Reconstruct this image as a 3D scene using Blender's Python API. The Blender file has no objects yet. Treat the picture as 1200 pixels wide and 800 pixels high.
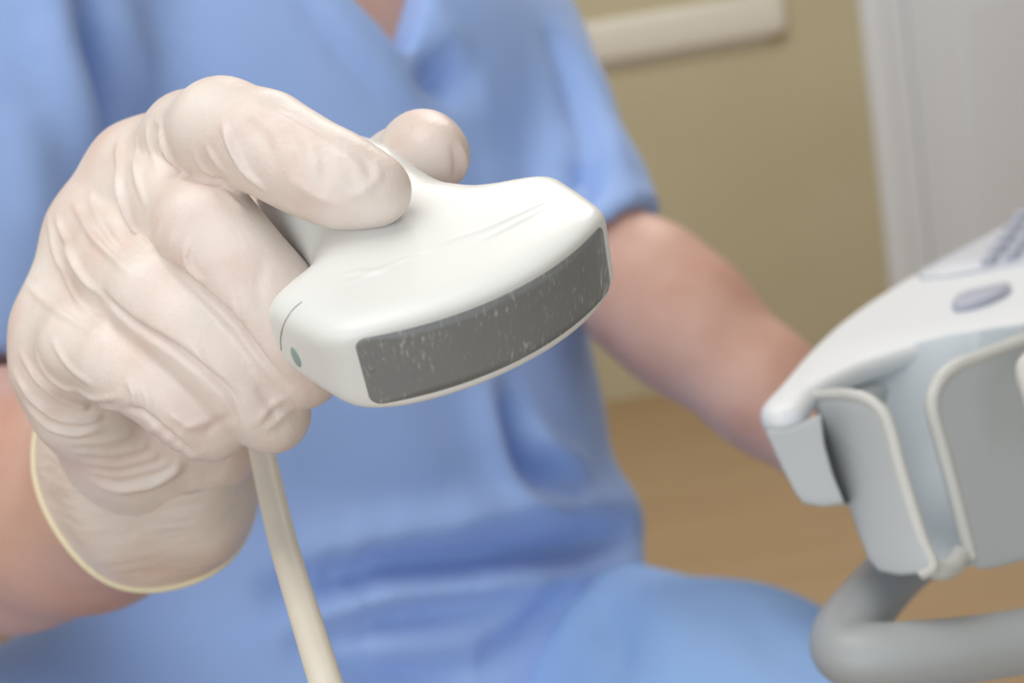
import bpy, math, random
import numpy as np
from mathutils import Vector, Matrix
random.seed(4); np.random.seed(4)
sc = bpy.context.scene
# ------------------------------------------------------------------ camera, world, lights, exposure
FPX = 1563.0                       # focal length in pixels of the 1200 px wide frame
CAMH = 0.95
PITCH, ROLL = math.radians(11.0), math.radians(9.5)
fw = Vector((0, math.cos(PITCH), -math.sin(PITCH)))
u0 = Vector((0, math.sin(PITCH), math.cos(PITCH)))
r0 = Vector((1, 0, 0))
UP = u0*math.cos(ROLL) + r0*math.sin(ROLL)
RT = r0*math.cos(ROLL) - u0*math.sin(ROLL)
CAMLOC = Vector((0, 0, CAMH))
cd = bpy.data.cameras.new('camera'); cam = bpy.data.objects.new('camera', cd)
sc.collection.objects.link(cam)
m = Matrix.Identity(4)
for i in range(3):
    m[i][0], m[i][1], m[i][2], m[i][3] = RT[i], UP[i], -fw[i], CAMLOC[i]
cam.matrix_world = m
cd.sensor_width = 36.0; cd.lens = 36.0*FPX/1200.0
cd.clip_start = 0.02
cd.dof.use_dof = True; cd.dof.focus_distance = 0.293; cd.dof.aperture_fstop = 11.3
cd.dof.aperture_blades = 0
sc.camera = cam
w = bpy.data.worlds.new('world'); sc.world = w; w.use_nodes = True
w.node_tree.nodes['Background'].inputs[0].default_value = (0.93, 0.965, 1.0, 1)
w.node_tree.nodes['Background'].inputs[1].default_value = 0.80
def area(name, loc, target, sx, sy, power, col):
    l = bpy.data.lights.new(name, 'AREA'); l.shape = 'RECTANGLE'; l.size = sx; l.size_y = sy
    l.energy = power; l.color = col
    o = bpy.data.objects.new(name, l); sc.collection.objects.link(o)
    o.location = loc; d = Vector(target)-Vector(loc)
    o.rotation_euler = d.to_track_quat('-Z', 'Y').to_euler()
    return o
area('ceiling_panel_light', (-0.5, 0.1, 2.45), (-0.5, 0.1, 0), 1.3, 1.3, 17, (1.0, 0.985, 0.97))
area('ceiling_panel_light', (0.5, 2.2, 2.45), (0.5, 2.2, 0), 1.2, 1.2, 30, (1.0, 0.985, 0.965))
area('front_fill_light', (-1.1, -1.5, 1.15), (-0.1, 0.5, 0.85), 1.6, 1.3, 13, (0.95, 0.98, 1.0))  # added fill lamp, no window here; brightens the fronts of lens, cuff and scrubs
vs = sc.view_settings
vs.view_transform = 'Standard'; vs.look = 'None'; vs.gamma = 1.0; vs.use_curve_mapping = False
vs.exposure = -0.04
# ------------------------------------------------------------------ helpers
col = sc.collection
def cs(px, py, d):                 # a point seen at (px, py) with depth d mm, in camera axes (mm)
    return np.array([(px-600)/FPX*d, -(py-400)/FPX*d, d], float)
R3 = np.array([[RT[i], UP[i], fw[i]] for i in range(3)])
def wd(p):                         # camera axes (mm) -> world (m)
    p = np.asarray(p, float).reshape(-1, 3)
    return p @ R3.T*0.001 + np.array([0, 0, CAMH])
def cam_from_world(q):             # world (m) -> camera axes (mm)
    return ((np.asarray(q, float).reshape(-1, 3)-np.array([0, 0, CAMH])) @ R3)*1000
def on_plane(px, py, z):           # where the ray through a pixel meets height z (world, m)
    r = R3 @ np.array([(px-600)/FPX, -(py-400)/FPX, 1.0])
    t = (z-CAMH)/r[2]
    return np.array([0, 0, CAMH])+r*t
def mesh_obj(name, v, f, mat, parent=None, smooth=True):
    me = bpy.data.meshes.new(name)
    me.from_pydata([tuple(x) for x in v], [], [tuple(int(i) for i in x) for x in f])
    me.validate(); me.update()
    if smooth: me.polygons.foreach_set('use_smooth', [True]*len(me.polygons))
    if mat: me.materials.append(mat)
    o = bpy.data.objects.new(name, me); col.objects.link(o)
    if parent:
        o.parent = parent; o.matrix_parent_inverse = Matrix.Translation(-parent.location)
    return o
def np_mesh(name, v, q, mat, parent=None):
    me = bpy.data.meshes.new(name)
    v = np.ascontiguousarray(v, np.float32); q = np.ascontiguousarray(q, np.int32)
    me.vertices.add(len(v)); me.vertices.foreach_set('co', v.ravel())
    me.loops.add(q.size); me.loops.foreach_set('vertex_index', q.ravel())
    me.polygons.add(len(q))
    me.polygons.foreach_set('loop_start', np.arange(0, q.size, 4, dtype=np.int32))
    me.update(calc_edges=True)
    me.polygons.foreach_set('use_smooth', np.ones(len(q), bool)); me.update()
    if mat: me.materials.append(mat)
    o = bpy.data.objects.new(name, me); col.objects.link(o)
    if parent:
        o.parent = parent; o.matrix_parent_inverse = Matrix.Translation(-parent.location)
    return o
def thing(name, label, cat, loc):
    o = bpy.data.objects.new(name, None); col.objects.link(o); o.location = loc
    o['label'] = label; o['category'] = cat; o.empty_display_size = 0.05
    return o
def tag(o, label, cat): o['label'] = label; o['category'] = cat; return o
def struct(o): o['kind'] = 'structure'; return o
def lin(c): return tuple(((x/255)/12.92 if x/255 < .04045 else ((x/255+.055)/1.055)**2.4) for x in c)+(1,)
class M:
    def __init__(s, name, rgb, rough=.5, spec=.5):
        s.m = bpy.data.materials.new(name); s.m.use_nodes = True
        s.t = s.m.node_tree; s.b = s.t.nodes['Principled BSDF']
        s.set('Base Color', lin(rgb)); s.set('Roughness', rough); s.set('Specular IOR Level', spec)
        s.tc = s.t.nodes.new('ShaderNodeTexCoord')
    def set(s, k, v): s.b.inputs[k].default_value = v
    def noise(s, scale, detail=4, stretch=None):
        n = s.t.nodes.new('ShaderNodeTexNoise'); n.inputs['Scale'].default_value = scale
        n.inputs['Detail'].default_value = detail
        if stretch:
            mp = s.t.nodes.new('ShaderNodeMapping'); mp.inputs['Scale'].default_value = stretch[0]
            mp.inputs['Rotation'].default_value = stretch[1]
            s.t.links.new(s.tc.outputs['Object'], mp.inputs[0]); s.t.links.new(mp.outputs[0], n.inputs['Vector'])
        else: s.t.links.new(s.tc.outputs['Object'], n.inputs['Vector'])
        return n.outputs['Fac']
    def ramp(s, fac, stops, sock='Base Color'):
        r = s.t.nodes.new('ShaderNodeValToRGB'); e = r.color_ramp.elements
        while len(e) < len(stops): e.new(.5)
        for x, (p, c) in zip(e, stops): x.position = p; x.color = lin(c)
        s.t.links.new(fac, r.inputs[0])
        if sock: s.t.links.new(r.outputs[0], s.b.inputs[sock])
        return r.outputs[0]
    def mix(s, fac, a, bcol, sock='Base Color'):
        x = s.t.nodes.new('ShaderNodeMix'); x.data_type = 'RGBA'
        s.t.links.new(fac, x.inputs[0]); s.t.links.new(a, x.inputs[6]); x.inputs[7].default_value = lin(bcol)
        s.t.links.new(x.outputs[2], s.b.inputs[sock]); return x.outputs[2]
    def bump(s, h, strength, dist):
        b = s.t.nodes.new('ShaderNodeBump'); b.inputs['Strength'].default_value = strength
        b.inputs['Distance'].default_value = dist
        if s.b.inputs['Normal'].is_linked:
            s.t.links.new(s.b.inputs['Normal'].links[0].from_socket, b.inputs['Normal'])
        s.t.links.new(h, b.inputs['Height']); s.t.links.new(b.outputs[0], s.b.inputs['Normal'])
def sss(mt, wgt, rad, scale):
    mt.set('Subsurface Weight', wgt); mt.set('Subsurface Radius', rad); mt.set('Subsurface Scale', scale)
# ---- materials
wall_m = M('wall_paint', (192, 183, 152), .8); wall_m.ramp(wall_m.noise(3), [(.3, (190, 180, 149)), (.7, (194, 185, 155))]); wall_m.bump(wall_m.noise(220), .12, .002)
floor_m = M('floor_vinyl', (172, 142, 102), .55); floor_m.ramp(floor_m.noise(2.2, 5, ((1, 6, 1), (0, 0, .2))), [(.3, (169, 142, 108)), (.7, (175, 149, 115))])
rail_m = M('rail_plastic', (222, 217, 205), .3); rail_m.bump(rail_m.noise(60), .05, .002)
door_m = M('door_paint', (226, 231, 238), .4); door_m.bump(door_m.noise(90), .05, .002)
ceil_m = M('ceiling_paint', (236, 234, 228), .9); ceil_m.bump(ceil_m.noise(120), .1, .002)
skin = M('skin', (226, 170, 148), .5)
skin.ramp(skin.noise(28, 5), [(.32, (204, 158, 140)), (.5, (212, 170, 153)), (.7, (219, 181, 165))]); skin.bump(skin.noise(900, 3), .12, .0004)
sss(skin, .08, (1, .35, .2), .006)
scrub = M('scrub_cotton', (164, 191, 239), .85, .2)
scrub.ramp(scrub.noise(9, 4), [(.3, (153, 183, 237)), (.7, (161, 190, 241))]); scrub.bump(scrub.noise(1400, 2), .15, .0004)
scrub.set('Sheen Weight', .25)
trouser = M('scrub_trouser_cotton', (122, 164, 228), .85, .2)
trouser.ramp(trouser.noise(9, 4), [(.3, (144, 178, 226)), (.7, (152, 186, 231))]); trouser.bump(trouser.noise(1400, 2), .15, .0004)
hair_m = M('hair', (70, 50, 36), .5); hair_m.bump(hair_m.noise(150, 3, ((1, 1, .1), (0, 0, 0))), .5, .003)
glove = M('glove_latex', (232, 219, 206), .42)
g1 = glove.ramp(glove.noise(55, 5), [(.30, (230, 208, 198)), (.5, (236, 222, 214)), (.72, (239, 230, 221))])
glove.bump(glove.noise(900, 5), .22, .0006); glove.bump(glove.noise(170, 4, ((1, 1, .35), (.5, .4, .3))), .34, .0011)
sss(glove, .12, (1, .6, .45), .003)
bead_m = M('glove_rolled_edge', (232, 222, 188), .4); bead_m.bump(bead_m.noise(400), .1, .0006)
cuff_m = M('glove_cuff_latex', (226, 212, 196), .4)
cuff_m.ramp(cuff_m.noise(30, 5), [(.3, (224, 198, 184)), (.6, (231, 217, 206))]); cuff_m.bump(cuff_m.noise(160, 4), .25, .001); cuff_m.bump(cuff_m.noise(70, 3, ((.6, 1, 2.2), (0, 0, 0))), .6, .0022)
sss(cuff_m, .12, (1, .6, .45), .003)
white = M('probe_plastic', (236, 238, 236), .33); white.bump(white.noise(2500, 2), .05, .0002)
white.ramp(white.noise(40, 3), [(.3, (233, 235, 233)), (.7, (238, 240, 238))])
lens_m = M('lens_rubber', (112, 112, 108), .38)
_n = lens_m.noise(1500, 4, ((1, .7, .14), (0, 0, 0))); _q = lens_m.noise(70, 2)
_mm = lens_m.t.nodes.new('ShaderNodeMath'); _mm.operation = 'MULTIPLY_ADD'; _mm.inputs[1].default_value = .45
lens_m.t.links.new(_q, _mm.inputs[0]); lens_m.t.links.new(_n, _mm.inputs[2])
lens_m.ramp(_mm.outputs[0], [(.0, (126, 129, 130)), (.80, (133, 136, 137)), (.87, (150, 151, 149)), (.98, (190, 191, 189))])
lens_m.bump(lens_m.noise(600, 5), .12, .0005)
marker_m = M('marker_green', (152, 176, 170), .4); marker_m.bump(marker_m.noise(500), .03, .0005)
seam_m = M('seam_shadow_gap', (150, 150, 146), .7); seam_m.bump(seam_m.noise(500), .03, .0005)
cable_m = M('cable_rubber', (204, 199, 186), .5); cable_m.ramp(cable_m.noise(60), [(.3, (222, 216, 202)), (.7, (229, 223, 210))])
ctop = M('console_shell', (230, 234, 238), .4); ctop.bump(ctop.noise(800), .05, .0003)
cgrey = M('console_grey', (184, 190, 193), .45); cgrey.bump(cgrey.noise(800), .06, .0003)
clip_m = M('holder_lip', (205, 206, 202), .4); clip_m.bump(clip_m.noise(800), .05, .0003)
cin = M('holder_inside', (198, 208, 215), .4); cin.bump(cin.noise(800), .05, .0003)
cdark = M('console_gap', (60, 64, 66), .6); cdark.bump(cdark.noise(500), .03, .0003)
keyd = M('keyboard_deck', (205, 210, 218), .4); keyd.bump(keyd.noise(800), .05, .0003)
keym = M('console_key', (172, 178, 196), .4); keym.bump(keym.noise(800), .05, .0003)
handle_m = M('console_handle', (174, 179, 181), .42); handle_m.bump(handle_m.noise(800), .06, .0003)
# ------------------------------------------------------------------ signed-distance sculpting (numpy)
class Field:
    def __init__(s, lo, hi, h):
        s.lo = np.array(lo, float); s.h = h
        s.n = np.ceil((np.array(hi)-s.lo)/h).astype(int)+1
        s.F = np.full(s.n, 60.0, np.float32)
    def sub(s, lo, hi):
        a = np.clip(np.floor((lo-s.lo)/s.h).astype(int), 0, s.n); b = np.clip(np.ceil((hi-s.lo)/s.h).astype(int)+1, 0, s.n)
        sl = tuple(slice(a[i], b[i]) for i in range(3))
        ax = [((s.lo[i]+np.arange(a[i], b[i])*s.h)).astype(np.float32) for i in range(3)]
        return sl, np.meshgrid(*ax, indexing='ij', sparse=True)
    def cone(s, a, b, r1, r2, k=3.0, flat=None, op='add', pad=None):
        a = np.asarray(a, float); b = np.asarray(b, float); r = max(r1, r2)
        fs = 1.0 if flat is None else max(1.0, flat[1])
        pd = r*fs+k+(pad if pad else 6*s.h)
        sl, (X, Y, Z) = s.sub(np.minimum(a, b)-pd, np.maximum(a, b)+pd)
        if s.F[sl].size == 0: return
        ba = b-a; l2 = max(float(ba@ba), 1e-9)
        t = np.clip(((X-a[0])*ba[0]+(Y-a[1])*ba[1]+(Z-a[2])*ba[2])/l2, 0, 1)
        vx = X-a[0]-ba[0]*t; vy = Y-a[1]-ba[1]*t; vz = Z-a[2]-ba[2]*t
        d2 = vx*vx+vy*vy+vz*vz
        if flat is not None:
            n = np.asarray(flat[0], float); n = n/np.linalg.norm(n)
            q = vx*n[0]+vy*n[1]+vz*n[2]
            d2 = d2+q*q*(1/flat[1]**2-1)
        d = np.sqrt(d2)-(r1+(r2-r1)*t)
        s.blend(sl, d.astype(np.float32), k, op)
    def blend(s, sl, d, k, op='add'):
        A = s.F[sl]
        if op == 'add':
            h = np.maximum(k-np.abs(A-d), 0)/k; s.F[sl] = np.minimum(A, d)-h*h*k*.25
        else:
            h = np.maximum(k-np.abs(A+d), 0)/k; s.F[sl] = np.maximum(A, -d)+h*h*k*.25
    def chain(s, pts, k=3.0, flat=None):
        for p, q in zip(pts[:-1], pts[1:]): s.cone(p[0], q[0], p[1], q[1], k, flat)
    def merge(s, other, k): s.blend((slice(None),)*3, other.F, k)
    def mesh(s):
        F = s.F.astype(np.float32); neg = F < 0
        n = s.n-1
        cnt = np.zeros(n, np.int8)
        for i in (0, 1):
            for j in (0, 1):
                for k in (0, 1): cnt += neg[i:i+n[0], j:j+n[1], k:k+n[2]]
        act = (cnt > 0) & (cnt < 8)
        idx = np.full(n, -1, np.int64); C = np.argwhere(act); idx[act] = np.arange(len(C))
        acc = np.zeros((len(C), 3)); num = np.zeros(len(C))
        cor = np.array([(i, j, k) for i in (0, 1) for j in (0, 1) for k in (0, 1)])
        val = np.stack([F[C[:, 0]+c[0], C[:, 1]+c[1], C[:, 2]+c[2]] for c in cor], 1)
        for e0 in range(8):
            for e1 in range(e0+1, 8):
                if np.abs(cor[e0]-cor[e1]).sum() != 1: continue
                v0, v1 = val[:, e0], val[:, e1]; mk = (v0 < 0) != (v1 < 0)
                t = np.where(mk, v0/np.where(mk, v0-v1, 1), 0)[:, None]
                p = cor[e0]+(cor[e1]-cor[e0])*t
                acc[mk] += p[mk]; num[mk] += 1
        V = s.lo+(C+acc/num[:, None])*s.h
        Q = []
        for ax in range(3):
            b, c = (ax+1) % 3, (ax+2) % 3
            sl0 = [slice(None)]*3; sl1 = [slice(None)]*3
            sl0[ax] = slice(0, -1); sl1[ax] = slice(1, None)
            ch = neg[tuple(sl0)] != neg[tuple(sl1)]
            E = np.argwhere(ch); ok = (E[:, b] > 0) & (E[:, c] > 0) & (E[:, b] < n[b]) & (E[:, c] < n[c]); E = E[ok]
            first = neg[tuple(E.T)]
            def at(db, dc):
                G = E.copy(); G[:, b] -= db; G[:, c] -= dc; return idx[tuple(G.T)]
            q = np.stack([at(1, 1), at(0, 1), at(0, 0), at(1, 0)], 1)
            q[~first] = q[~first][:, ::-1]; Q.append(q)
        Q = np.concatenate(Q)
        return V, Q[(Q >= 0).all(1)]
def normals(V, Q):
    n = np.cross(V[Q[:, 2]]-V[Q[:, 0]], V[Q[:, 3]]-V[Q[:, 1]]); N = np.zeros_like(V)
    for i in range(4): np.add.at(N, Q[:, i], n)
    return N/np.maximum(np.linalg.norm(N, axis=1), 1e-9)[:, None]
def relax(V, Q, it, lam=.5):
    for _ in range(it):
        S = np.zeros_like(V); c = np.zeros(len(V))
        for i in range(4):
            j = (i+1) % 4
            np.add.at(S, Q[:, i], V[Q[:, j]]); np.add.at(S, Q[:, j], V[Q[:, i]])
            np.add.at(c, Q[:, i], 1); np.add.at(c, Q[:, j], 1)
        V = V+lam*(S/c[:, None]-V)
    return V
def emboss(V, Q, folds):
    """raise or sink creases along lines that run over the surface: (points, height mm, width mm)"""
    N = normals(V, Q); px = 600+FPX*V[:, 0]/V[:, 2]; py = 400-FPX*V[:, 1]/V[:, 2]
    front = (N*V).sum(1) < 0
    D = np.zeros(len(V))
    for pts, amp, wid in folds:
        S = []
        for (x0, y0), (x1, y1) in zip(pts[:-1], pts[1:]):
            k = max(2, int(math.hypot(x1-x0, y1-y0)/3))
            S += [(x0+(x1-x0)*i/k, y0+(y1-y0)*i/k) for i in range(k)]
        S.append(pts[-1]); S = np.array(S, float)
        for _ in range(4):
            if len(S) > 4: S[1:-1] = (S[:-2]+2*S[1:-1]+S[2:])/4
        P = []; L = []
        bx = front & (px > S[:, 0].min()-12) & (px < S[:, 0].max()+12) & (py > S[:, 1].min()-12) & (py < S[:, 1].max()+12)
        bi = np.nonzero(bx)[0]
        if not len(bi): continue
        for i, (x, y) in enumerate(S):
            r2 = (px[bi]-x)**2+(py[bi]-y)**2; c = bi[r2 < 64]
            if not len(c): continue
            c = c[V[c, 2] < V[c, 2].min()+4]
            j = c[np.argmin((px[c]-x)**2+(py[c]-y)**2)]
            P.append(V[j]); L.append(math.sin(math.pi*(i+.5)/len(S))**.6)
        if not P: continue
        P = np.array(P); L = np.array(L)
        for _ in range(8):
            if len(P) > 4: P[1:-1] = (P[:-2]+2*P[1:-1]+P[2:])/4
        if len(P) > 1:
            P = np.concatenate([P[:-1]+(P[1:]-P[:-1])*t for t in (0, .33, .67)]); L = np.concatenate([L[:-1]]*3)
        nb = np.nonzero(((V > P.min(0)-wid*3) & (V < P.max(0)+wid*3)).all(1))[0]
        best = np.full(len(nb), 1e9); lv = np.zeros(len(nb))
        for p, l in zip(P, L):
            d2 = ((V[nb]-p)**2).sum(1); mk = d2 < best; best[mk] = d2[mk]; lv[mk] = l
        D[nb] += amp*lv*np.exp(-best/wid**2)
    return V+N*D[:, None]
# ---- sweeps and solids
def loft(rings, close_u=True, cap0=False, cap1=False):
    n = len(rings[0]); v = [p for r in rings for p in r]; f = []
    for i in range(len(rings)-1):
        for j in range(n if close_u else n-1):
            k = (j+1) % n
            f.append((i*n+j, i*n+k, (i+1)*n+k, (i+1)*n+j))
    if cap0: f.append(tuple(reversed(range(n))))
    if cap1: f.append(tuple((len(rings)-1)*n+j for j in range(n)))
    return v, f
def catmull(P, per=10):
    P = [np.asarray(p, float) for p in P]; P = [2*P[0]-P[1]]+P+[2*P[-1]-P[-2]]; o = []
    for i in range(1, len(P)-2):
        a, b, c, d = P[i-1:i+3]
        for k in range(per):
            t = k/per; o.append(.5*((2*b)+(c-a)*t+(2*a-5*b+4*c-d)*t*t+(3*b-a-3*c+d)*t**3))
    o.append(P[-2]); return o
def sweep(path, rad, seg=20, ell=None):
    """round (or elliptic) tube along points; rad is a number or one per point"""
    path = [np.asarray(p, float) for p in path]; n = len(path); rings = []
    up = np.array([0.13, .31, .94])
    for i, p in enumerate(path):
        t = path[min(i+1, n-1)]-path[max(i-1, 0)]; t = t/np.linalg.norm(t)
        up = up-t*(up@t); up = up/np.linalg.norm(up); sd = np.cross(t, up)
        r = rad[i] if hasattr(rad, '__len__') else rad
        e = ell if ell else (1, 1)
        rings.append([p+r*(e[0]*math.cos(a)*sd+e[1]*math.sin(a)*up) for a in [2*math.pi*j/seg for j in range(seg)]])
    return loft(rings, True, True, True)
def prism(poly, z0, z1, bev=0.0, steps=4):
    """solid from a plan outline (world x, y in m) between two heights, with rounded edges"""
    poly = [np.asarray(p, float)[:2] for p in poly]
    A = sum(poly[i][0]*poly[(i+1) % len(poly)][1]-poly[(i+1) % len(poly)][0]*poly[i][1] for i in range(len(poly)))
    if A < 0: poly = poly[::-1]
    n = len(poly)
    def inset(d):
        out = []
        for i in range(n):
            a, b, c = poly[i-1], poly[i], poly[(i+1) % n]
            e1 = (b-a)/max(np.linalg.norm(b-a), 1e-9); e2 = (c-b)/max(np.linalg.norm(c-b), 1e-9)
            nn = np.array([-e1[1]-e2[1], e1[0]+e2[0]]); L = np.linalg.norm(nn)
            nn = nn/max(L, 1e-9); out.append(b+nn*d/max(.5, L/2))
        return out
    lev = []
    for i in range(steps+1):
        a = math.pi/2*i/steps; lev.append((z0+bev*(1-math.sin(a)), bev*(1-math.cos(a))))
    lev = [(z0+bev*(1-math.cos(math.pi/2*i/steps)), bev*(1-math.sin(math.pi/2*i/steps))) for i in range(steps+1)]
    lev += [(z1-bev*(1-math.sin(math.pi/2*i/steps)), bev*(1-math.cos(math.pi/2*i/steps))) for i in range(steps+1)]
    if bev == 0: lev = [(z0, 0), (z1, 0)]
    rings = [[(p[0], p[1], z) for p in inset(d)] for z, d in lev]
    return loft(rings, True, True, True)
def box(x0, x1, y0, y1, z0, z1, bev=0.0):
    return prism([(x0, y0), (x1, y0), (x1, y1), (x0, y1)], z0, z1, bev)
# ------------------------------------------------------------------ the room
WY = 3.75
struct(mesh_obj('floor', *box(-3.2, 3.4, -1.6, WY+.1, -.05, 0), floor_m.m, smooth=False))
struct(mesh_obj('wall_back', *box(-3.2, 3.4, WY, WY+.1, 0, 2.55), wall_m.m, smooth=False))
struct(mesh_obj('ceiling', *box(-3.2, 3.4, -1.6, WY+.1, 2.55, 2.62), ceil_m.m, smooth=False))
struct(mesh_obj('wall_left', *box(-3.3, -3.2, -1.6, WY+.1, 0, 2.55), wall_m.m, smooth=False))
struct(mesh_obj('wall_right', *box(3.4, 3.5, -1.6, WY+.1, 0, 2.55), wall_m.m, smooth=False))
def on_wall(px, py, y):
    r = R3 @ np.array([(px-600)/FPX, -(py-400)/FPX, 1.0]); return np.array([0, 0, CAMH])+r*(y/r[1])
# protective rail on the wall: rounded bar on a thin backing strip
pa = on_wall(918, 16, WY); pb = on_wall(660, 55, WY)
rx1 = pa[0]; rz = (pa[2]+pb[2])/2
rail = thing('wall_rail', 'off-white protective rail running along the beige wall', 'rail', (rx1-1.0, WY, rz-.06))
prof = []
for i in range(13):
    a = -math.pi/2+math.pi*i/12; prof.append((-.022-.018*max(0, math.cos(a))**.5, .058*math.sin(a)))
prof = [(0, -.058)]+prof+[(0, .058)]
rings = []
for x, sc_ in ((rx1-3.0, 1), (rx1-.03, 1), (rx1-.012, .96), (rx1, .8)):
    rings.append([(x, WY+p[0]*sc_, rz+p[1]*sc_) for p in prof])
v_, f_ = loft(rings, True, True, True); mesh_obj('rail_bar', v_, f_, rail_m.m, rail)
mesh_obj('backing_strip', *box(rx1-3.0, rx1-.05, WY-.006, WY, rz-.075, rz+.05), rail_m.m, rail, smooth=False)
# door with its casing
dx = on_wall(1012, 60, WY)[0]
struct(mesh_obj('trim_1', *prism([(dx, WY), (dx, WY-.018), (dx+.012, WY-.026), (dx+.06, WY-.026), (dx+.068, WY-.018), (dx+.12, WY-.014), (dx+.125, WY)], 0, 2.12, 0), door_m.m, smooth=False))
door = struct(mesh_obj('door_1', *box(dx+.125, dx+1.0, WY-.008, WY+.0, 0, 2.08), door_m.m, smooth=False))
mesh_obj('door_stop', *box(dx+.125, dx+.16, WY-.02, WY-.008, 0, 2.08, .002), door_m.m, door, smooth=False)
mesh_obj('door_panel', *box(dx+.28, dx+.88, WY-.016, WY-.008, .2, .95, .004), door_m.m, door, smooth=False)
mesh_obj('door_panel', *box(dx+.28, dx+.88, WY-.016, WY-.008, 1.1, 1.95, .004), door_m.m, door, smooth=False)
struct(mesh_obj('trim_2', *box(dx+1.0, dx+1.12, WY-.026, WY, 0, 2.12, .003), door_m.m, smooth=False))
struct(mesh_obj('trim_3', *box(dx, dx+1.12, WY-.026, WY, 2.12, 2.24, .003), door_m.m, smooth=False))

# ------------------------------------------------------------------ the person
FA = np.array([.63, 0, -.77]); SD = np.array([.77, 0, .63])       # where the chest faces, and the person's left
pbase = wd([(-90, -230, 770)])[0]
person = thing('person', 'seated person in blue scrubs with a pale latex glove, holding up the probe', 'person', (pbase[0], pbase[1], 0))
def bust(F, g, sleeves=True):
    """torso under (g = 0) or with (g > 0) the loose cloth"""
    ch = np.array([-105., 120, 775]); wa = np.array([-88., -90, 790]); hp = np.array([-88., -230, 790])
    F.cone(ch, wa, 148+g, 150+g*1.5, 30, (FA, .68)); F.cone(wa, hp, 150+g*1.5, 165+g*2, 30, (FA, .72))
    F.cone(ch+np.array([0, 40, 0])-SD*95, ch+np.array([0, 40, 0])+SD*95, 62+g, 62+g, 45)
SHR, ELR, WRR = cs(28, -60, 655), cs(-105, 560, 600), cs(172, 552, 395)
SHL, ELL, WRL = cs(548, -10, 865), cs(712, 302, 752), cs(985, 532, 690)
def lerp(a, b, t): return a+(b-a)*t
# skin: one continuous body
F = Field((-370, -180, 365), (225, 560, 930), 4.0)
bust(F, -36)
tip = cs(472, 66, 690)
F.cone(tip-FA*52+np.array([0, -8, 0]), tip-FA*72+np.array([0, 80, 0]), 44, 56, 30, (FA, .8))
F.chain([(SHR, 38), (lerp(SHR, ELR, .35), 42), (lerp(SHR, ELR, .6), 49), (ELR, 47)], 20)
F.chain([(ELR, 50), (cs(15, 585, 505), 48), (cs(100, 575, 462), 40), (cs(150, 562, 429), 31), (cs(162, 556, 412), 26), (cs(170, 550, 402), 20)], 12)
F.chain([(SHL, 40), (cs(630, 140, 806), 26), (cs(680, 240, 776), 24), (ELL, 30)], 20)
F.chain([(ELL, 30), (lerp(ELL, WRL, .17), 37.5), (lerp(ELL, WRL, .35), 37.5), (lerp(ELL, WRL, .7), 31), (WRL, 25)], 12)
hd = WRL+np.array([26., -6, -10])
F.cone(WRL, hd, 22, 22, 10)
for i, (ox, oy, oz, l) in enumerate([(8, 14, -12, .9), (10, 5, -4, 1), (10, -5, 4, 1), (8, -14, 12, .8)]):
    b = hd+np.array([ox, oy, oz]); F.chain([(b, 10), (b+np.array([22, -6, -4])*l, 9), (b+np.array([36, -14, 4])*l, 7.5)], 4)
F.chain([(hd+np.array([-12, 4, -16]), 11), (hd+np.array([4, 14, -28]), 9.5), (hd+np.array([18, 14, -34]), 8)], 5)
nk = np.array([-112., 235, 790]); hdc = nk+np.array([12, 165, -22])
F.chain([(np.array([-105., 170, 785]), 62), (nk, 56), (hdc-np.array([4, 40, 0]), 54)], 25)
F.cone(hdc-FA*20+np.array([0, 25, 0]), hdc+FA*10+np.array([0, 20, 0]), 80, 76, 20); F.cone(hdc+FA*35-np.array([0, 45, 0]), hdc+FA*25+np.array([0, 20, 0]), 45, 58, 25)
F.cone(hdc+FA*80+np.array([0, 15, 0]), hdc+FA*98-np.array([0, 12, 0]), 8, 13, 12)
for s_ in (-1, 1): F.cone(hdc+SD*s_*80+np.array([0, 12, 0]), hdc+SD*s_*78-np.array([0, 18, 0]), 14, 9, 6)
F.cone(hdc+FA*84-np.array([0, 42, 0])-SD*18, hdc+FA*84-np.array([0, 42, 0])+SD*18, 6, 6, 6)
V, Q = F.mesh(); V = relax(V, Q, 2)
np_mesh('body', wd(V), Q, skin.m, person)
F = Field(hdc-130, hdc+140, 4.0)
F.cone(hdc-FA*28+np.array([0, 35, 0]), hdc-FA*4+np.array([0, 36, 0]), 86, 82, 20); F.cone(hdc-FA*55-np.array([0, 40, 0]), hdc-FA*40, 45, 70, 20)
V, Q = F.mesh(); np_mesh('hair', wd(V), Q, hair_m.m, person)
# scrub top
F = Field((-395, -330, 500), (150, 300, 960), 3.6)
bust(F, 8)
F.cone((-120, -235, 750), (-262, -250, 610), 112, 98, 45)          # cloth pooled on the lap
F.cone((-40, -250, 780), (20, -235, 770), 100, 80, 45)
F.cone(cs(640, 612, 800), cs(712, 606, 812), 30, 21, 30)            # blousing at the waist
F.cone(cs(560, 690, 740), cs(690, 690, 790), 40, 30, 35)
def sleeve(pts, C_, ax, rb, rin):
    ax = ax/np.linalg.norm(ax)
    G = Field(F.lo, F.lo+(F.n-1)*F.h, F.h)
    G.chain(pts+[(C_, rb), (C_+ax*20, rb)], 10)
    sl = (slice(None),)*3
    X, Y, Z = np.meshgrid(*[G.lo[i]+np.arange(G.n[i])*G.h for i in range(3)], indexing='ij', sparse=True)
    pl = (X-C_[0])*ax[0]+(Y-C_[1])*ax[1]+(Z-C_[2])*ax[2]
    G.F = np.maximum(G.F, pl.astype(np.float32))
    F.merge(G, 22)
    F.cone(C_-ax*20, C_+ax*40, rin-6, rin, 3, op='cut')
sleeve([(SHR+np.array([6, 6, 0]), 68), (lerp(SHR, ELR, .4), 70)], lerp(SHR, ELR, .80), ELR-SHR, 76, 69)
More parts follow.
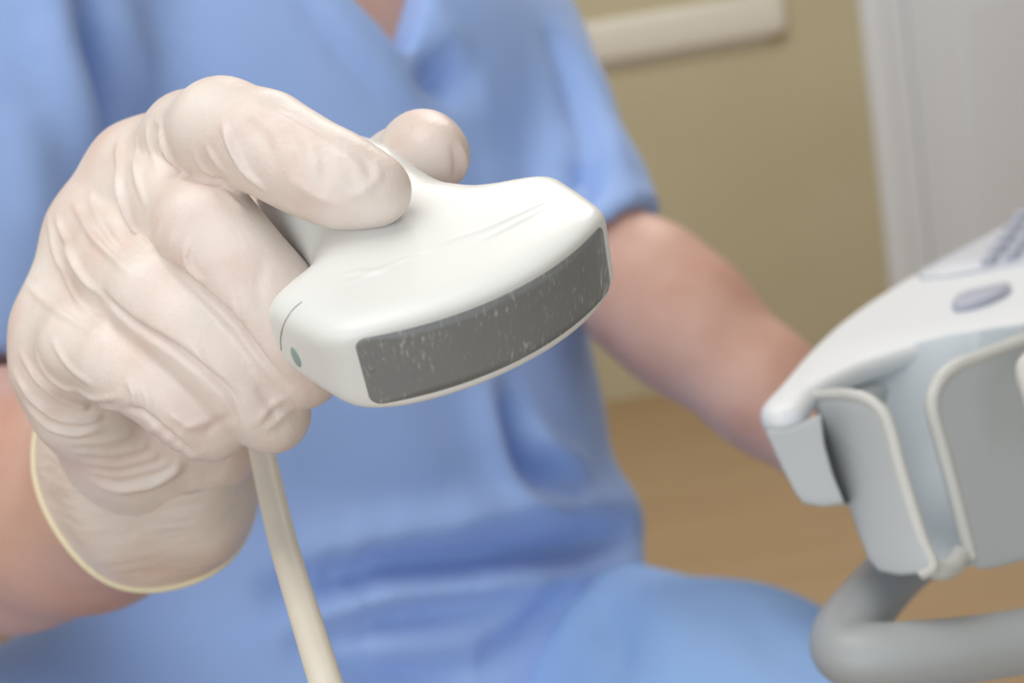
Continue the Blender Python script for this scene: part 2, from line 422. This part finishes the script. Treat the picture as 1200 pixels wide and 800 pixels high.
sleeve([(SHL+np.array([0, 6, 0]), 58), (cs(634, 132, 806), 42), (cs(676, 230, 778), 41)], cs(708, 308, 752), WRL-ELL, 43, 39)
# V neck: an opening that narrows to its tip on the breastbone
tip = cs(472, 66, 690)
sl, (X, Y, Z) = F.sub(tip-np.array([110, 30, 60]), tip+np.array([130, 260, 200]))
s_ = (X-tip[0])*SD[0]+(Z-tip[2])*SD[2]; y_ = Y-tip[1]
dv = np.maximum(-s_*.70-y_*.72, s_*.92-y_*.42)+0*X
F.blend(sl, dv.astype(np.float32), 4, 'cut')
V, Q = F.mesh(); V = relax(V, Q, 3)
folds = [
 ([(300, 705), (417, 672), (545, 652), (650, 640), (752, 622)], -26, 8.5),
 ([(340, 655), (450, 628), (560, 606), (650, 596), (738, 584)], 11, 11),
 ([(596, 460), (606, 520), (626, 556), (670, 566)], -24, 9),
 ([(560, 430), (578, 510), (604, 580), (660, 606)], 9, 10),
 ([(625, 500), (655, 528), (690, 545)], 8, 7),
 ([(350, 735), (450, 702), (560, 686), (690, 668)], 10, 9),
 ([(330, 764), (430, 730), (520, 714), (610, 705)], -15, 7),
 ([(380, 770), (460, 796), (560, 792)], -16, 8),
 ([(560, 780), (620, 745), (660, 700)], -12, 8),
 ([(400, 380), (450, 480), (520, 560), (560, 620)], 4, 16),
 ([(330, 560), (420, 600), (500, 600), (560, 570)], -4, 16),
 ([(98, -20), (112, 50), (128, 120), (142, 200)], -20, 7),
 ([(60, -20), (72, 60), (92, 130), (112, 200)], 10, 12),
 ([(140, -10), (158, 60), (172, 130)], 6, 10),
 ([(20, 120), (40, 200), (50, 290)], 4, 12),
 ([(345, -5), (400, 62), (455, 125), (500, 160)], -3, 5),
 ([(375, -5), (420, 48), (470, 105), (510, 135)], 3.5, 8),
 ([(500, 70), (520, 88), (545, 90)], -20, 13),
 ([(505, 10), (530, 45), (560, 90), (570, 120)], 4, 9),
 ([(640, 30), (672, 100), (690, 170), (695, 215)], -9, 9),
 ([(680, 180), (684, 208), (674, 245)], -14, 9),
 ([(665, 20), (700, 100), (722, 170), (735, 230)], 4, 12),
 ([(560, 200), (620, 240), (690, 250)], 5, 14),
]
V = emboss(V, Q, folds)
V = relax(V, Q, 2)
np_mesh('scrub_top', wd(V), Q, scrub.m, person)
# trousers
F = Field((-400, -900, 240), (330, -110, 960), 6.0)
KL, KR = np.array([190., -228, 540]), np.array([-275., -300, 430])
dn = R3.T @ np.array([0, 0, -1.])
F.chain([(np.array([38., -217, 805]), 90), (np.array([113., -211, 680]), 82), (KL, 66)], 25)
F.chain([(np.array([-170., -270, 750]), 95), (np.array([-235., -290, 580]), 82), (KR, 66)], 25)
F.cone((-150, -290, 790), (0, -280, 815), 105, 105, 30)
F.chain([(KL, 64), (KL+dn*200, 60), (KL+dn*455, 58)], 20); F.chain([(KR, 64), (KR+dn*200, 60), (KR+dn*430, 58)], 20)
V, Q = F.mesh(); V = relax(V, Q, 2)
V = emboss(V, Q, [([(690, 690), (720, 740), (730, 800)], -5, 9), ([(760, 675), (790, 730), (800, 800)], 3, 12), ([(860, 700), (900, 750), (940, 800)], -2, 10)])
np_mesh('scrub_trousers', wd(V), Q, trouser.m, person)

# ------------------------------------------------------------------ the gloved hand
H = .62
lo, hi = (-150, -62, 258), (-5, 72, 425)
hand = Field(lo, hi, H)
def finger(pts, k=4):
    G = Field(lo, hi, H)
    G.chain([(cs(*p[:3]), p[3]) for p in pts], k); return G
idx_f = finger([(196, 194, 346, 11.6), (226, 166, 326, 10.8), (262, 154, 307, 10.7), (312, 168, 297, 10.0), (360, 195, 291, 9.0), (404, 214, 287, 8.1), (443, 224, 285, 7.2)], 8)
mid_f = finger([(166, 207, 347, 11.6), (207, 232, 324, 11), (244, 271, 306, 10.5), (285, 319, 303, 10.0), (322, 362, 303, 9.9), (344, 408, 304, 9.2), (356, 436, 305, 8.2)], 8)
rin_f = finger([(116, 276, 348, 11.2), (146, 312, 328, 10.8), (190, 350, 312, 10.4), (232, 390, 307, 9.9), (272, 430, 306, 9.4), (303, 466, 308, 8.8), (322, 490, 310, 7.8)], 8)
pin_f = finger([(77, 380, 348, 10.6), (104, 404, 330, 10.0), (148, 424, 317, 9.4), (184, 442, 312, 8.6), (214, 464, 310, 8.1), (241, 489, 311, 7.4), (253, 501, 312, 6.8)], 8)
thb_f = finger([(235, 300, 378, 15), (330, 265, 376, 12), (420, 235, 360, 11), (470, 200, 340, 10.2), (496, 180, 327, 9.9), (507, 182, 321, 9.0)])
for G in (idx_f, mid_f, rin_f, pin_f): hand.merge(G, 1.3)
hand.merge(thb_f, 2)
palm = Field(lo, hi, H)
for a, b, r1, r2 in [((194, 198, 354), (205, 420, 388), 12.5, 15), ((168, 216, 354), (185, 460, 388), 12.5, 16), ((120, 284, 354), (165, 490, 386), 12, 16), ((82, 390, 352), (140, 510, 380), 11.5, 16),
                     ((235, 320, 378), (200, 470, 388), 15, 17), ((72, 430, 348), (100, 470, 356), 11.0, 13), ((100, 470, 356), (150, 520, 372), 13, 15.5), ((150, 520, 374), (205, 500, 372), 15, 13),
                     ((165, 500, 384), (182, 534, 386), 20, 19), ((205, 503, 375), (242, 516, 382), 14, 16),
                     ((196, 196, 348), (166, 209, 349), 11.2, 11.2), ((166, 209, 349), (116, 278, 350), 11.2, 10.6), ((116, 278, 350), (78, 382, 350), 10.6, 10.2), ((78, 380, 350), (71, 430, 350), 10.4, 10.8),
                     ((172, 200, 345), (214, 208, 330), 8.5, 6.5), ((128, 240, 345), (172, 286, 328), 8.5, 7), ((86, 330, 346), (130, 366, 330), 8.5, 7.2)]:
    palm.cone(cs(*a), cs(*b), r1, r2, 8)
hand.merge(palm, 7)
V, Q = hand.mesh(); V = relax(V, Q, 3)
wr = [
 ([(168, 280), (186, 302), (212, 319), (277, 378), (304, 416), (338, 454)], -1.3, .75), ([(118, 342), (152, 377), (208, 410), (240, 434), (272, 462), (286, 498)], -1.3, .75),
 ([(264, 211), (240, 213), (220, 208), (206, 196)], -.8, .9), ([(140, 480), (162, 478), (190, 502), (226, 530)], -.8, .8),
 ([(139, 165), (139, 204), (146, 236), (158, 268), (172, 290)], 1.3, .95),
 ([(183, 140), (189, 165), (198, 184), (212, 204)], 1.2, .9),
 ([(66, 254), (76, 282), (88, 307), (103, 332), (120, 350)], 1.1, .9),
 ([(85, 236), (98, 260), (114, 284), (130, 299), (150, 318)], .8, .9),
 ([(104, 224), (112, 250), (130, 280), (146, 296)], .6, .8),
 ([(56, 250), (62, 290), (76, 330), (100, 362), (125, 384)], .55, .9),
 ([(30, 330), (50, 352), (80, 372), (110, 388)], .5, .9),
 ([(160, 150), (158, 180), (160, 210), (170, 240)], .6, .9),
 ([(172, 146), (175, 172), (184, 196)], .45, .8),
 ([(261, 145), (271, 174), (290, 203), (311, 222)], 1.0, .8),
 ([(242, 172), (254, 190), (266, 203)], .5, .7), ([(228, 180), (236, 196), (250, 206)], .5, .7),
 ([(288, 140), (310, 160), (322, 190)], -.35, 1.5), ([(330, 150), (352, 175), (348, 205)], -.4, 1.5),
 ([(372, 168), (384, 192), (376, 222)], -.4, 1.4), ([(396, 175), (420, 196), (428, 225)], .35, 1.1),
 ([(408, 232), (432, 222), (446, 205), (440, 190)], .3, 1.0), ([(345, 215), (380, 235), (412, 246)], .3, 1.2),
 ([(300, 125), (340, 140), (380, 165)], .3, 1.1),
 ([(222, 282), (216, 302), (226, 322), (236, 330)], .7, .8), ([(205, 272), (200, 294), (206, 312)], .5, .8), ([(188, 264), (184, 284), (190, 300)], .4, .8),
 ([(172, 262), (170, 276), (176, 290)], .35, .8), ([(262, 222), (272, 236), (284, 244)], .4, .8),
 ([(270, 350), (284, 372), (280, 386)], .4, .8), ([(310, 300), (300, 340), (312, 372)], -.3, 1.6),
 ([(24, 414), (42, 442), (70, 466), (104, 478), (140, 478)], 1.0, .9), ([(36, 410), (56, 440), (84, 460), (116, 468), (140, 464)], .8, .8),
 ([(16, 436), (36, 466), (66, 490), (98, 494), (130, 486)], .9, .9), ([(30, 476), (60, 502), (90, 510), (116, 502)], .8, .9),
 ([(60, 396), (80, 430), (108, 450)], .5, .8), ([(150, 446), (160, 462), (158, 476)], .6, .8), ([(165, 452), (176, 470), (174, 486)], .4, .8),
 ([(200, 484), (216, 496), (230, 500)], .4, .8), ([(214, 505), (228, 496), (244, 494)], .4, .9), ([(236, 510), (252, 498), (268, 488)], -.35, 1.2),
 ([(222, 400), (236, 420), (246, 440)], .4, .8), ([(300, 452), (316, 470), (322, 490)], -.4, 1.2), ([(310, 505), (326, 490), (340, 480)], .35, 1.0), ([(298, 498), (318, 476), (338, 464)], .35, .9),
 ([(538, 168), (546, 188), (541, 212)], .5, .6), ([(530, 172), (536, 192), (530, 214)], -.4, .7),
 ([(84, 528), (132, 532), (180, 520), (210, 510)], .6, 1.0), ([(92, 540), (136, 546), (184, 534), (216, 520)], .6, 1.0), ([(104, 553), (142, 558), (188, 547), (220, 530)], .55, 1.0),
 ([(80, 520), (120, 518), (165, 506), (196, 498)], .5, 1.0),
 ([(112, 566), (140, 574), (182, 566), (212, 546), (230, 528)], 1.5, 1.5),
]
V = emboss(V, Q, [(p_, a_*(1.6 if min(q[1] for q in p_) < 490 else 1.15), max(.92, w_*1.05)) for p_, a_, w_ in wr]); V = relax(V, Q, 1, .4)
gl = np_mesh('latex_glove', wd(V), Q, glove.m, person)
# cuff: a thin flared sleeve from the wrist out over the forearm, with a rolled rim
def ringpts(c, a, b, n=96, wav=0.0, ph=0):
    return [c+a*math.cos(t)+b*math.sin(t)+wav*(a/np.linalg.norm(a)*math.cos(3*t+ph)+b/np.linalg.norm(b)*math.sin(5*t+ph)) for t in [2*math.pi*i/n for i in range(n)]]
hemc = cs(172, 549, 403); hema = np.array([32.0, -8.0, 4.0]); hemb = np.array([-2.0, -34.5, -8.0])
wc = cs(191, 511, 374); wa_ = np.array([21.5, -3., 2.]); wb_ = np.array([0., -16., -5.])
rings = []
for i in range(29):
    t = i/28; e = t**.8; bulge = math.sin(math.pi*t)*.09
    rings.append(ringpts(lerp(wc, hemc, t), lerp(wa_, hema, e)*(1+bulge), lerp(wb_, hemb, e)*(1+bulge), 96, 1.2*math.sin(math.pi*t)+.45*t, 2+t*3.4))
inner = [[lerp(hemc, wc, 1-i/28)+(np.array(p)-lerp(wc, hemc, i/28))*.985 for p in rings[i]] for i in range(29)]
v_, f_ = loft(rings+inner[::-1])
cuff = mesh_obj('glove_cuff', wd(np.array(v_)), f_, cuff_m.m, gl)
hem = rings[-1]
v_, f_ = sweep(hem+[hem[0]], 1.15, 10)
mesh_obj('rolled_rim', wd(np.array(v_)), f_, bead_m.m, gl)

# ------------------------------------------------------------------ the ultrasound probe
PU = np.array([.827, .41, .386]); PV = np.array([-.162, .83, -.534]); PW = np.array([.539, -.379, -.752]); PO = np.array([.08, 2.8, 267.3])
PU /= np.linalg.norm(PU); PV -= PU*(PU@PV); PV /= np.linalg.norm(PV); PW -= PU*(PU@PW)+PV*(PV@PW); PW /= np.linalg.norm(PW)
RL = 56.0
def sag(u): return math.sqrt(max(RL*RL-u*u, 1))-RL
def pl(u, v, w_): return PO+PU*u+PV*v+PW*w_
tab = [(0, 31.6, 9.0, 6.5, 1), (-.5, 32.6, 9.7, 6.5, 1), (-1.6, 33.7, 10.4, 6, 1), (-3.2, 34.5, 10.9, 5.5, 1), (-6, 35.2, 11.3, 5, 1), (-12, 36.2, 11.6, 4.6, .96), (-18, 36.8, 11.9, 4.3, .88),
       (-24, 37.3, 12.2, 4, .76), (-29, 36.3, 12.4, 3.8, .62), (-33, 33.6, 12.5, 3.6, .5), (-37, 29.0, 12.6, 3.3, .4), (-41, 25.2, 12.7, 3.0, .3), (-46, 22.0, 12.9, 2.8, .2), (-52, 19.4, 13.4, 2.6, .12),
       (-60, 18.2, 15.4, 2.4, .05), (-70, 18.4, 18.4, 2.2, 0), (-82, 17.8, 17.6, 2.1, 0), (-94, 14.6, 13.0, 2.1, 0), (-102, 12.0, 10.4, 2, 0), (-107, 8.0, 7.4, 2, 0), (-108.5, 5, 5, 2, 0)]
T = np.array(tab); ss = np.concatenate([np.linspace(0, -6, 13), np.linspace(-6, -60, 90)[1:], np.linspace(-60, -108.5, 50)[1:]])
def pchip(x):
    i = min(max(np.searchsorted(-T[:, 0], -x)-1, 0), len(T)-2)
    a, b = T[i], T[i+1]; t = (x-a[0])/(b[0]-a[0])
    pm = T[max(i-1, 0)]; pn = T[min(i+2, len(T)-1)]
    ma = (b-pm)/(b[0]-pm[0])*(b[0]-a[0]); mb = (pn-a)/(pn[0]-a[0])*(b[0]-a[0])
    return (2*t**3-3*t*t+1)*a+(t**3-2*t*t+t)*ma+(-2*t**3+3*t*t)*b+(t**3-t*t)*mb
NS = 220
def ring(s):
    _, a, th, n, bl = pchip(s); R = []
    for j in range(NS):
        t = 2*math.pi*j/NS; c, s2 = math.cos(t), math.sin(t)
        # even spacing round a rounded rectangle
        r = (abs(c)**n+abs(s2)**n)**(-1/n); u, v = a*c*r, th*s2*r
        R.append(pl(u, v, s+bl*sag(min(abs(u), 40))))
    return R
rings = [ring(s) for s in ss]
caps = []
_, a0, th0, n0, _ = pchip(0)
for q in (.0, .2, .4, .6, .8, .93):
    R = []
    for j in range(NS):
        t = 2*math.pi*j/NS; c, s2 = math.cos(t), math.sin(t); r = (abs(c)**n0+abs(s2)**n0)**(-1/n0)
        u, v = a0*c*r*max(q, .001), th0*s2*r*max(q, .001); R.append(pl(u, v, sag(u)))
    caps.append(R)
v_, f_ = loft(caps+rings, True, True, True)
probe = thing('ultrasound_probe', 'white curved ultrasound probe with a grey lens, held in the gloved hand', 'probe', wd([pl(0, 0, -40)])[0])
Vp = np.array(v_); Qp = np.array([f for f in f_ if len(f) == 4])
Vp = emboss(Vp, Qp[:, ::-1] if (normals(Vp, Qp)*Vp).sum() < 0 and False else Qp, [])
def probe_emboss(V, Q, folds):
    N = normals(V, Q); cen = PO+PW*-40
    if (N*(V-cen)).sum() < 0: return emboss(V, Q[:, ::-1], folds)
    return emboss(V, Q, folds)
Vp = probe_emboss(Vp, Qp, [
 ([(408, 332), (440, 318), (470, 305), (505, 296)], .3, .5), ([(500, 300), (512, 286), (530, 280), (560, 272), (600, 254), (660, 226)], .3, .5),
 ([(560, 284), (600, 264), (640, 242)], .25, .5), ([(404, 322), (425, 316), (440, 322), (455, 316)], .3, .5)])
hs = mesh_obj('housing', wd(Vp), f_, white.m, probe)
# the lens: a rounded rectangle that wraps round the front, a little proud
def rrect(hw, hh, r, n=28):
    o = []
    for cx, cy, a in ((hw-r, hh-r, 0), (-hw+r, hh-r, 90), (-hw+r, -hh+r, 180), (hw-r, -hh+r, 270)):
        for i in range(n+1):
            t = math.radians(a+90*i/n); o.append((cx+r*math.cos(t), cy+r*math.sin(t)))
    out = []
    for i in range(len(o)):
        p, q = o[i], o[(i+1) % len(o)]; L = math.hypot(q[0]-p[0], q[1]-p[1]); k = max(1, int(L/1.2))
        out += [(p[0]+(q[0]-p[0])*j/k, p[1]+(q[1]-p[1])*j/k) for j in range(k)]
    return out
rr = rrect(30.0, 7.9, 2.2)
rings = []
for q, dz in [(1.0, -.5), (1.0, .12), (.992, .32), (.97, .4), (.9, .42), (.75, .43), (.6, .43), (.45, .43), (.3, .43), (.15, .43), (.01, .43)]:
    rings.append([pl(u*q if q < .96 else u-(1-q)*30*np.sign(u), v*q if q < .96 else v-(1-q)*30*np.sign(v)*.8, sag(u*q)+dz) for u, v in rr])
v_, f_ = loft(rings, True, False, True)
mesh_obj('lens', wd(np.array(v_)), f_, lens_m.m, probe)['label'] = 'grey rubber acoustic lens with gel streaks'
# surface lookup on the housing for the small marks
pxs = 600+FPX*Vp[:, 0]/Vp[:, 2]; pys = 400-FPX*Vp[:, 1]/Vp[:, 2]
Np = normals(Vp, Qp)
if (Np*(Vp-(PO-PW*40))).sum() < 0: Np = -Np
def on_probe(x, y):
    c = np.nonzero(((Np*Vp).sum(1) < 0))[0]; d = (pxs[c]-x)**2+(pys[c]-y)**2
    k = c[np.argsort(d)[:6]]; wgt = 1/(np.sort(d)[:6]+.5); n = (Np[k]*wgt[:, None]).sum(0)
    return (Vp[k]*wgt[:, None]).sum(0)/wgt.sum(), n/np.linalg.norm(n)
p, n = on_probe(347, 418)
e1 = PV-n*(PV@n); e1 /= np.linalg.norm(e1); e2 = np.cross(n, e1)
rings = [[p+n*dz+(e1*2.4*math.cos(t)+e2*1.75*math.sin(t))*q for t in [2*math.pi*i/32 for i in range(32)]] for q, dz in ((1, -.6), (1, .08), (.93, .22), (.6, .3), (.02, .32))]
v_, f_ = loft(rings, True, False, True)
mesh_obj('orientation_marker', wd(np.array(v_)), f_, marker_m.m, probe)['label'] = 'small pale green orientation dot'
sp = [on_probe(x, y) for x, y in [(330, 410), (329, 398), (331, 385), (336, 373), (344, 362), (354, 354)]]
v_, f_ = sweep(catmull([q[0]-q[1]*.02 for q in sp], 6), .16, 8)
mesh_obj('seam', wd(np.array(v_)), f_, seam_m.m, probe)
# cable: leaves the handle end inside the fist and hangs down in front of the lap
he = pl(0, 0, -104)
path = catmull([he, he+np.array([-8, 2, 12]), cs(322, 300, 392), cs(303, 420, 392), cs(303, 500, 375), cs(314, 560, 356), cs(333, 640, 331), cs(357, 720, 305), cs(385, 810, 280), cs(420, 920, 262), cs(470, 1100, 262), cs(520, 1500, 300)], 12)
v_, f_ = sweep(path, 3.55, 24)
mesh_obj('cable', wd(np.array(v_)), f_, cable_m.m, probe)['label'] = 'beige rubber cable hanging below the hand'

# ------------------------------------------------------------------ the ultrasound console
ZT = on_plane(890, 490, 0)[2]
c0 = wd([cs(890, 488, 430)])[0]; ZT = c0[2]
con = thing('ultrasound_console', 'white and grey ultrasound console with a probe holder and grab handle', 'console', (c0[0]+.3, c0[1]+.25, 0))
def pp(pts, z): return [tuple(on_plane(x, y, z)[:2]) for x, y in pts]
left_edge = pp([(889, 474), (894, 466), (915, 445), (945, 409), (990, 369), (1050, 330), (1110, 297), (1200, 249)], ZT)
front = pp([(1200, 383), (1150, 388), (1110, 396), (1080, 402), (1050, 411), (1015, 422), (990, 433), (965, 446), (952, 455), (947, 464), (940, 474), (920, 480), (902, 481), (891, 479)], ZT)
far = [(.42, .88), (.62, .95), (.85, .90), (.86, .55), (.30, .48)]
def smooth(poly, it=2):
    for _ in range(it):
        n = []
        for i in range(len(poly)):
            a, b = np.array(poly[i]), np.array(poly[(i+1) % len(poly)]); n += [tuple(.75*a+.25*b), tuple(.25*a+.75*b)]
        poly = n
    return poly
outline = smooth(left_edge+far+front, 2)
v_, f_ = prism(outline, ZT-.0095, ZT, .0042, 5); mesh_obj('top_shell', v_, f_, ctop.m, con)
def shrink(poly, d):
    c = np.mean(np.array(poly), 0); return [tuple(np.array(p)+(c-np.array(p))/np.linalg.norm(c-np.array(p))*d) for p in poly]
v_, f_ = prism(shrink(outline, .03), ZT-.045, ZT-.0093, .006, 4)
mesh_obj('body_skirt', v_, f_, cgrey.m, con)
# plates traced at their own depth: a bent slab with a raised lip
def slab(name, pts, dfun, th, mat, lip=None, lipm=None, lip_range=None, parent=con):
    P = np.array(pts, float); n = len(P)
    dense = []
    for i in range(n):
        a, b = P[i], P[(i+1) % n]; k = max(1, int(np.hypot(*(b-a))/6)); dense += [a+(b-a)*j/k for j in range(k)]
    D = np.array(dense); c = D.mean(0)
    def ringat(q, dz): return [cs(*(c+(p-c)*q), dfun(*(c+(p-c)*q))+dz) for p in D]
    rings = [ringat(q, 0) for q in (.02, .2, .4, .6, .8, .95)]+[ringat(.99, .3), ringat(1, 1.0), ringat(1, th-1), ringat(.99, th-.3)]+[ringat(q, th) for q in (.95, .8, .6, .4, .2, .02)]
    v, f = loft(rings, True, True, True)
    o = mesh_obj(name, wd(np.array(v)), f, mat, parent)
    if lip:
        L = [P[i] for i in lip_range]
        path = catmull([cs(p[0], p[1], dfun(*p)+th/2) for p in L], 8)
        v, f = sweep(path, lip, 14); mesh_obj('lip', wd(np.array(v)), f, lipm, o)
    return o
dL = lambda x, y: 452-(x-950)*.30-(y-560)*.02+((x-1010)/60)**2*4
PLATE = [(950, 466), (975, 463), (1000, 464), (1020, 471), (1035, 485), (1044, 508), (1052, 540), (1062, 575), (1072, 608), (1082, 638), (1092, 662), (1078, 672), (1055, 674), (1030, 669), (1018, 655), (1006, 625), (993, 588), (976, 535), (961, 488)]
slab('holder_wall', PLATE, dL, 4.5, cgrey.m, 2.3, clip_m.m, range(0, 12))
dR = lambda x, y: 432+(x-1100)*.20-(y-540)*.03
PLATE2 = [(1092, 478), (1096, 455), (1106, 440), (1122, 428), (1145, 419), (1175, 408), (1205, 397), (1260, 380), (1300, 400), (1300, 640), (1250, 648), (1200, 656), (1165, 665), (1146, 667), (1138, 655), (1128, 618), (1116, 570), (1104, 525)]
slab('holder_wall', PLATE2, dR, 4.5, cgrey.m, 2.3, clip_m.m, [14, 15, 16, 17, 0, 1, 2, 3, 4, 5, 6, 7])
dB = lambda x, y: 481-(x-1050)*.02-min(((x-1060)/70)**2*7, 10)-(y-500)*.11
slab('holder_back', [(952, 455), (990, 430), (1050, 407), (1110, 392), (1160, 384), (1205, 378), (1215, 480), (1190, 600), (1150, 640), (1100, 655), (1050, 650), (1010, 600), (975, 520)], dB, 4, cin.m)
dF = lambda x, y: 447+(x-1100)*.1-(y-640)*.75
slab('holder_floor', [(1040, 612), (1130, 600), (1180, 606), (1170, 652), (1140, 662), (1108, 672), (1078, 670), (1050, 655)], dF, 3, cin.m)
# bottom rim joining the two walls under the slot
v_, f_ = sweep(catmull([cs(1088, 664, 421), cs(1104, 668, 424), cs(1118, 662, 430), cs(1127, 648, 440)], 8), 3.2, 14); mesh_obj('slot_rim', wd(np.array(v_)), f_, clip_m.m, con)
# left end block below the shell
dE = lambda x, y: 430-(x-940)*.05
slab('end_block', [(896, 503), (925, 502), (962, 484), (966, 520), (976, 556), (990, 590), (965, 594), (942, 590), (932, 578), (915, 545)], dE, 30, cgrey.m)
slab('end_gap', [(955, 482), (961, 484), (978, 535), (995, 588), (990, 590), (972, 546), (958, 505)], lambda x, y: 434-(x-950)*.05, 14, cdark.m)
# rounded edge of the next holder
v_, f_ = sweep(catmull([cs(1225, 408, 455), cs(1203, 424, 440), cs(1200, 440, 436), cs(1208, 468, 434), cs(1225, 520, 434)], 8), 2.6, 14); mesh_obj('next_holder_lip', wd(np.array(v_)), f_, clip_m.m, con)
# grab handle under the holders
hp = catmull([cs(1085, 640, 500), cs(1048, 672, 480), cs(1018, 705, 458), cs(990, 742, 436), cs(992, 765, 424), cs(1030, 768, 420), cs(1090, 765, 424), cs(1160, 757, 434), cs(1250, 740, 450), cs(1400, 700, 490)], 10)
v_, f_ = sweep(hp, 10.4, 28, (1, 1.0)); mesh_obj('grab_handle', wd(np.array(v_)), f_, handle_m.m, con)
# keyboard deck and keys
deck = smooth(pp([(1062, 330), (1110, 304), (1200, 256), (1260, 225), (1400, 250), (1400, 300), (1200, 308), (1130, 324)], ZT), 2)
v_, f_ = prism(deck, ZT-.001, ZT+.002, .001, 2); dk = mesh_obj('keyboard_deck', v_, f_, keyd.m, con)
def key(poly, h, mat):
    v, f = prism(smooth(pp(poly, ZT), 2), ZT-.001, ZT+h, .0012, 3); mesh_obj('key', v, f, mat, con)
key([(1112, 368), (1122, 350), (1150, 344), (1185, 336), (1184, 346), (1150, 362)], .003, keym.m)
for i in range(3):
    for j in range(5):
        x = 1148+i*26+j*9-0; y = 318-j*13-i*5
        key([(x, y), (x+20, y-4), (x+27, y-13), (x+7, y-9)], .005, keym.m)
# pedestal down to the floor
cx, cy = .52, .72
v_, f_ = prism(smooth([(cx-.12, cy-.10), (cx+.16, cy-.10), (cx+.16, cy+.12), (cx-.12, cy+.12)], 2), .10, ZT-.09, .02, 4); mesh_obj('pedestal', v_, f_, cgrey.m, con)
v_, f_ = prism(smooth([(cx-.2, cy-.22), (cx+.26, cy-.22), (cx+.26, cy+.24), (cx-.2, cy+.24)], 2), .0, .11, .02, 4); mesh_obj('base', v_, f_, ctop.m, con)
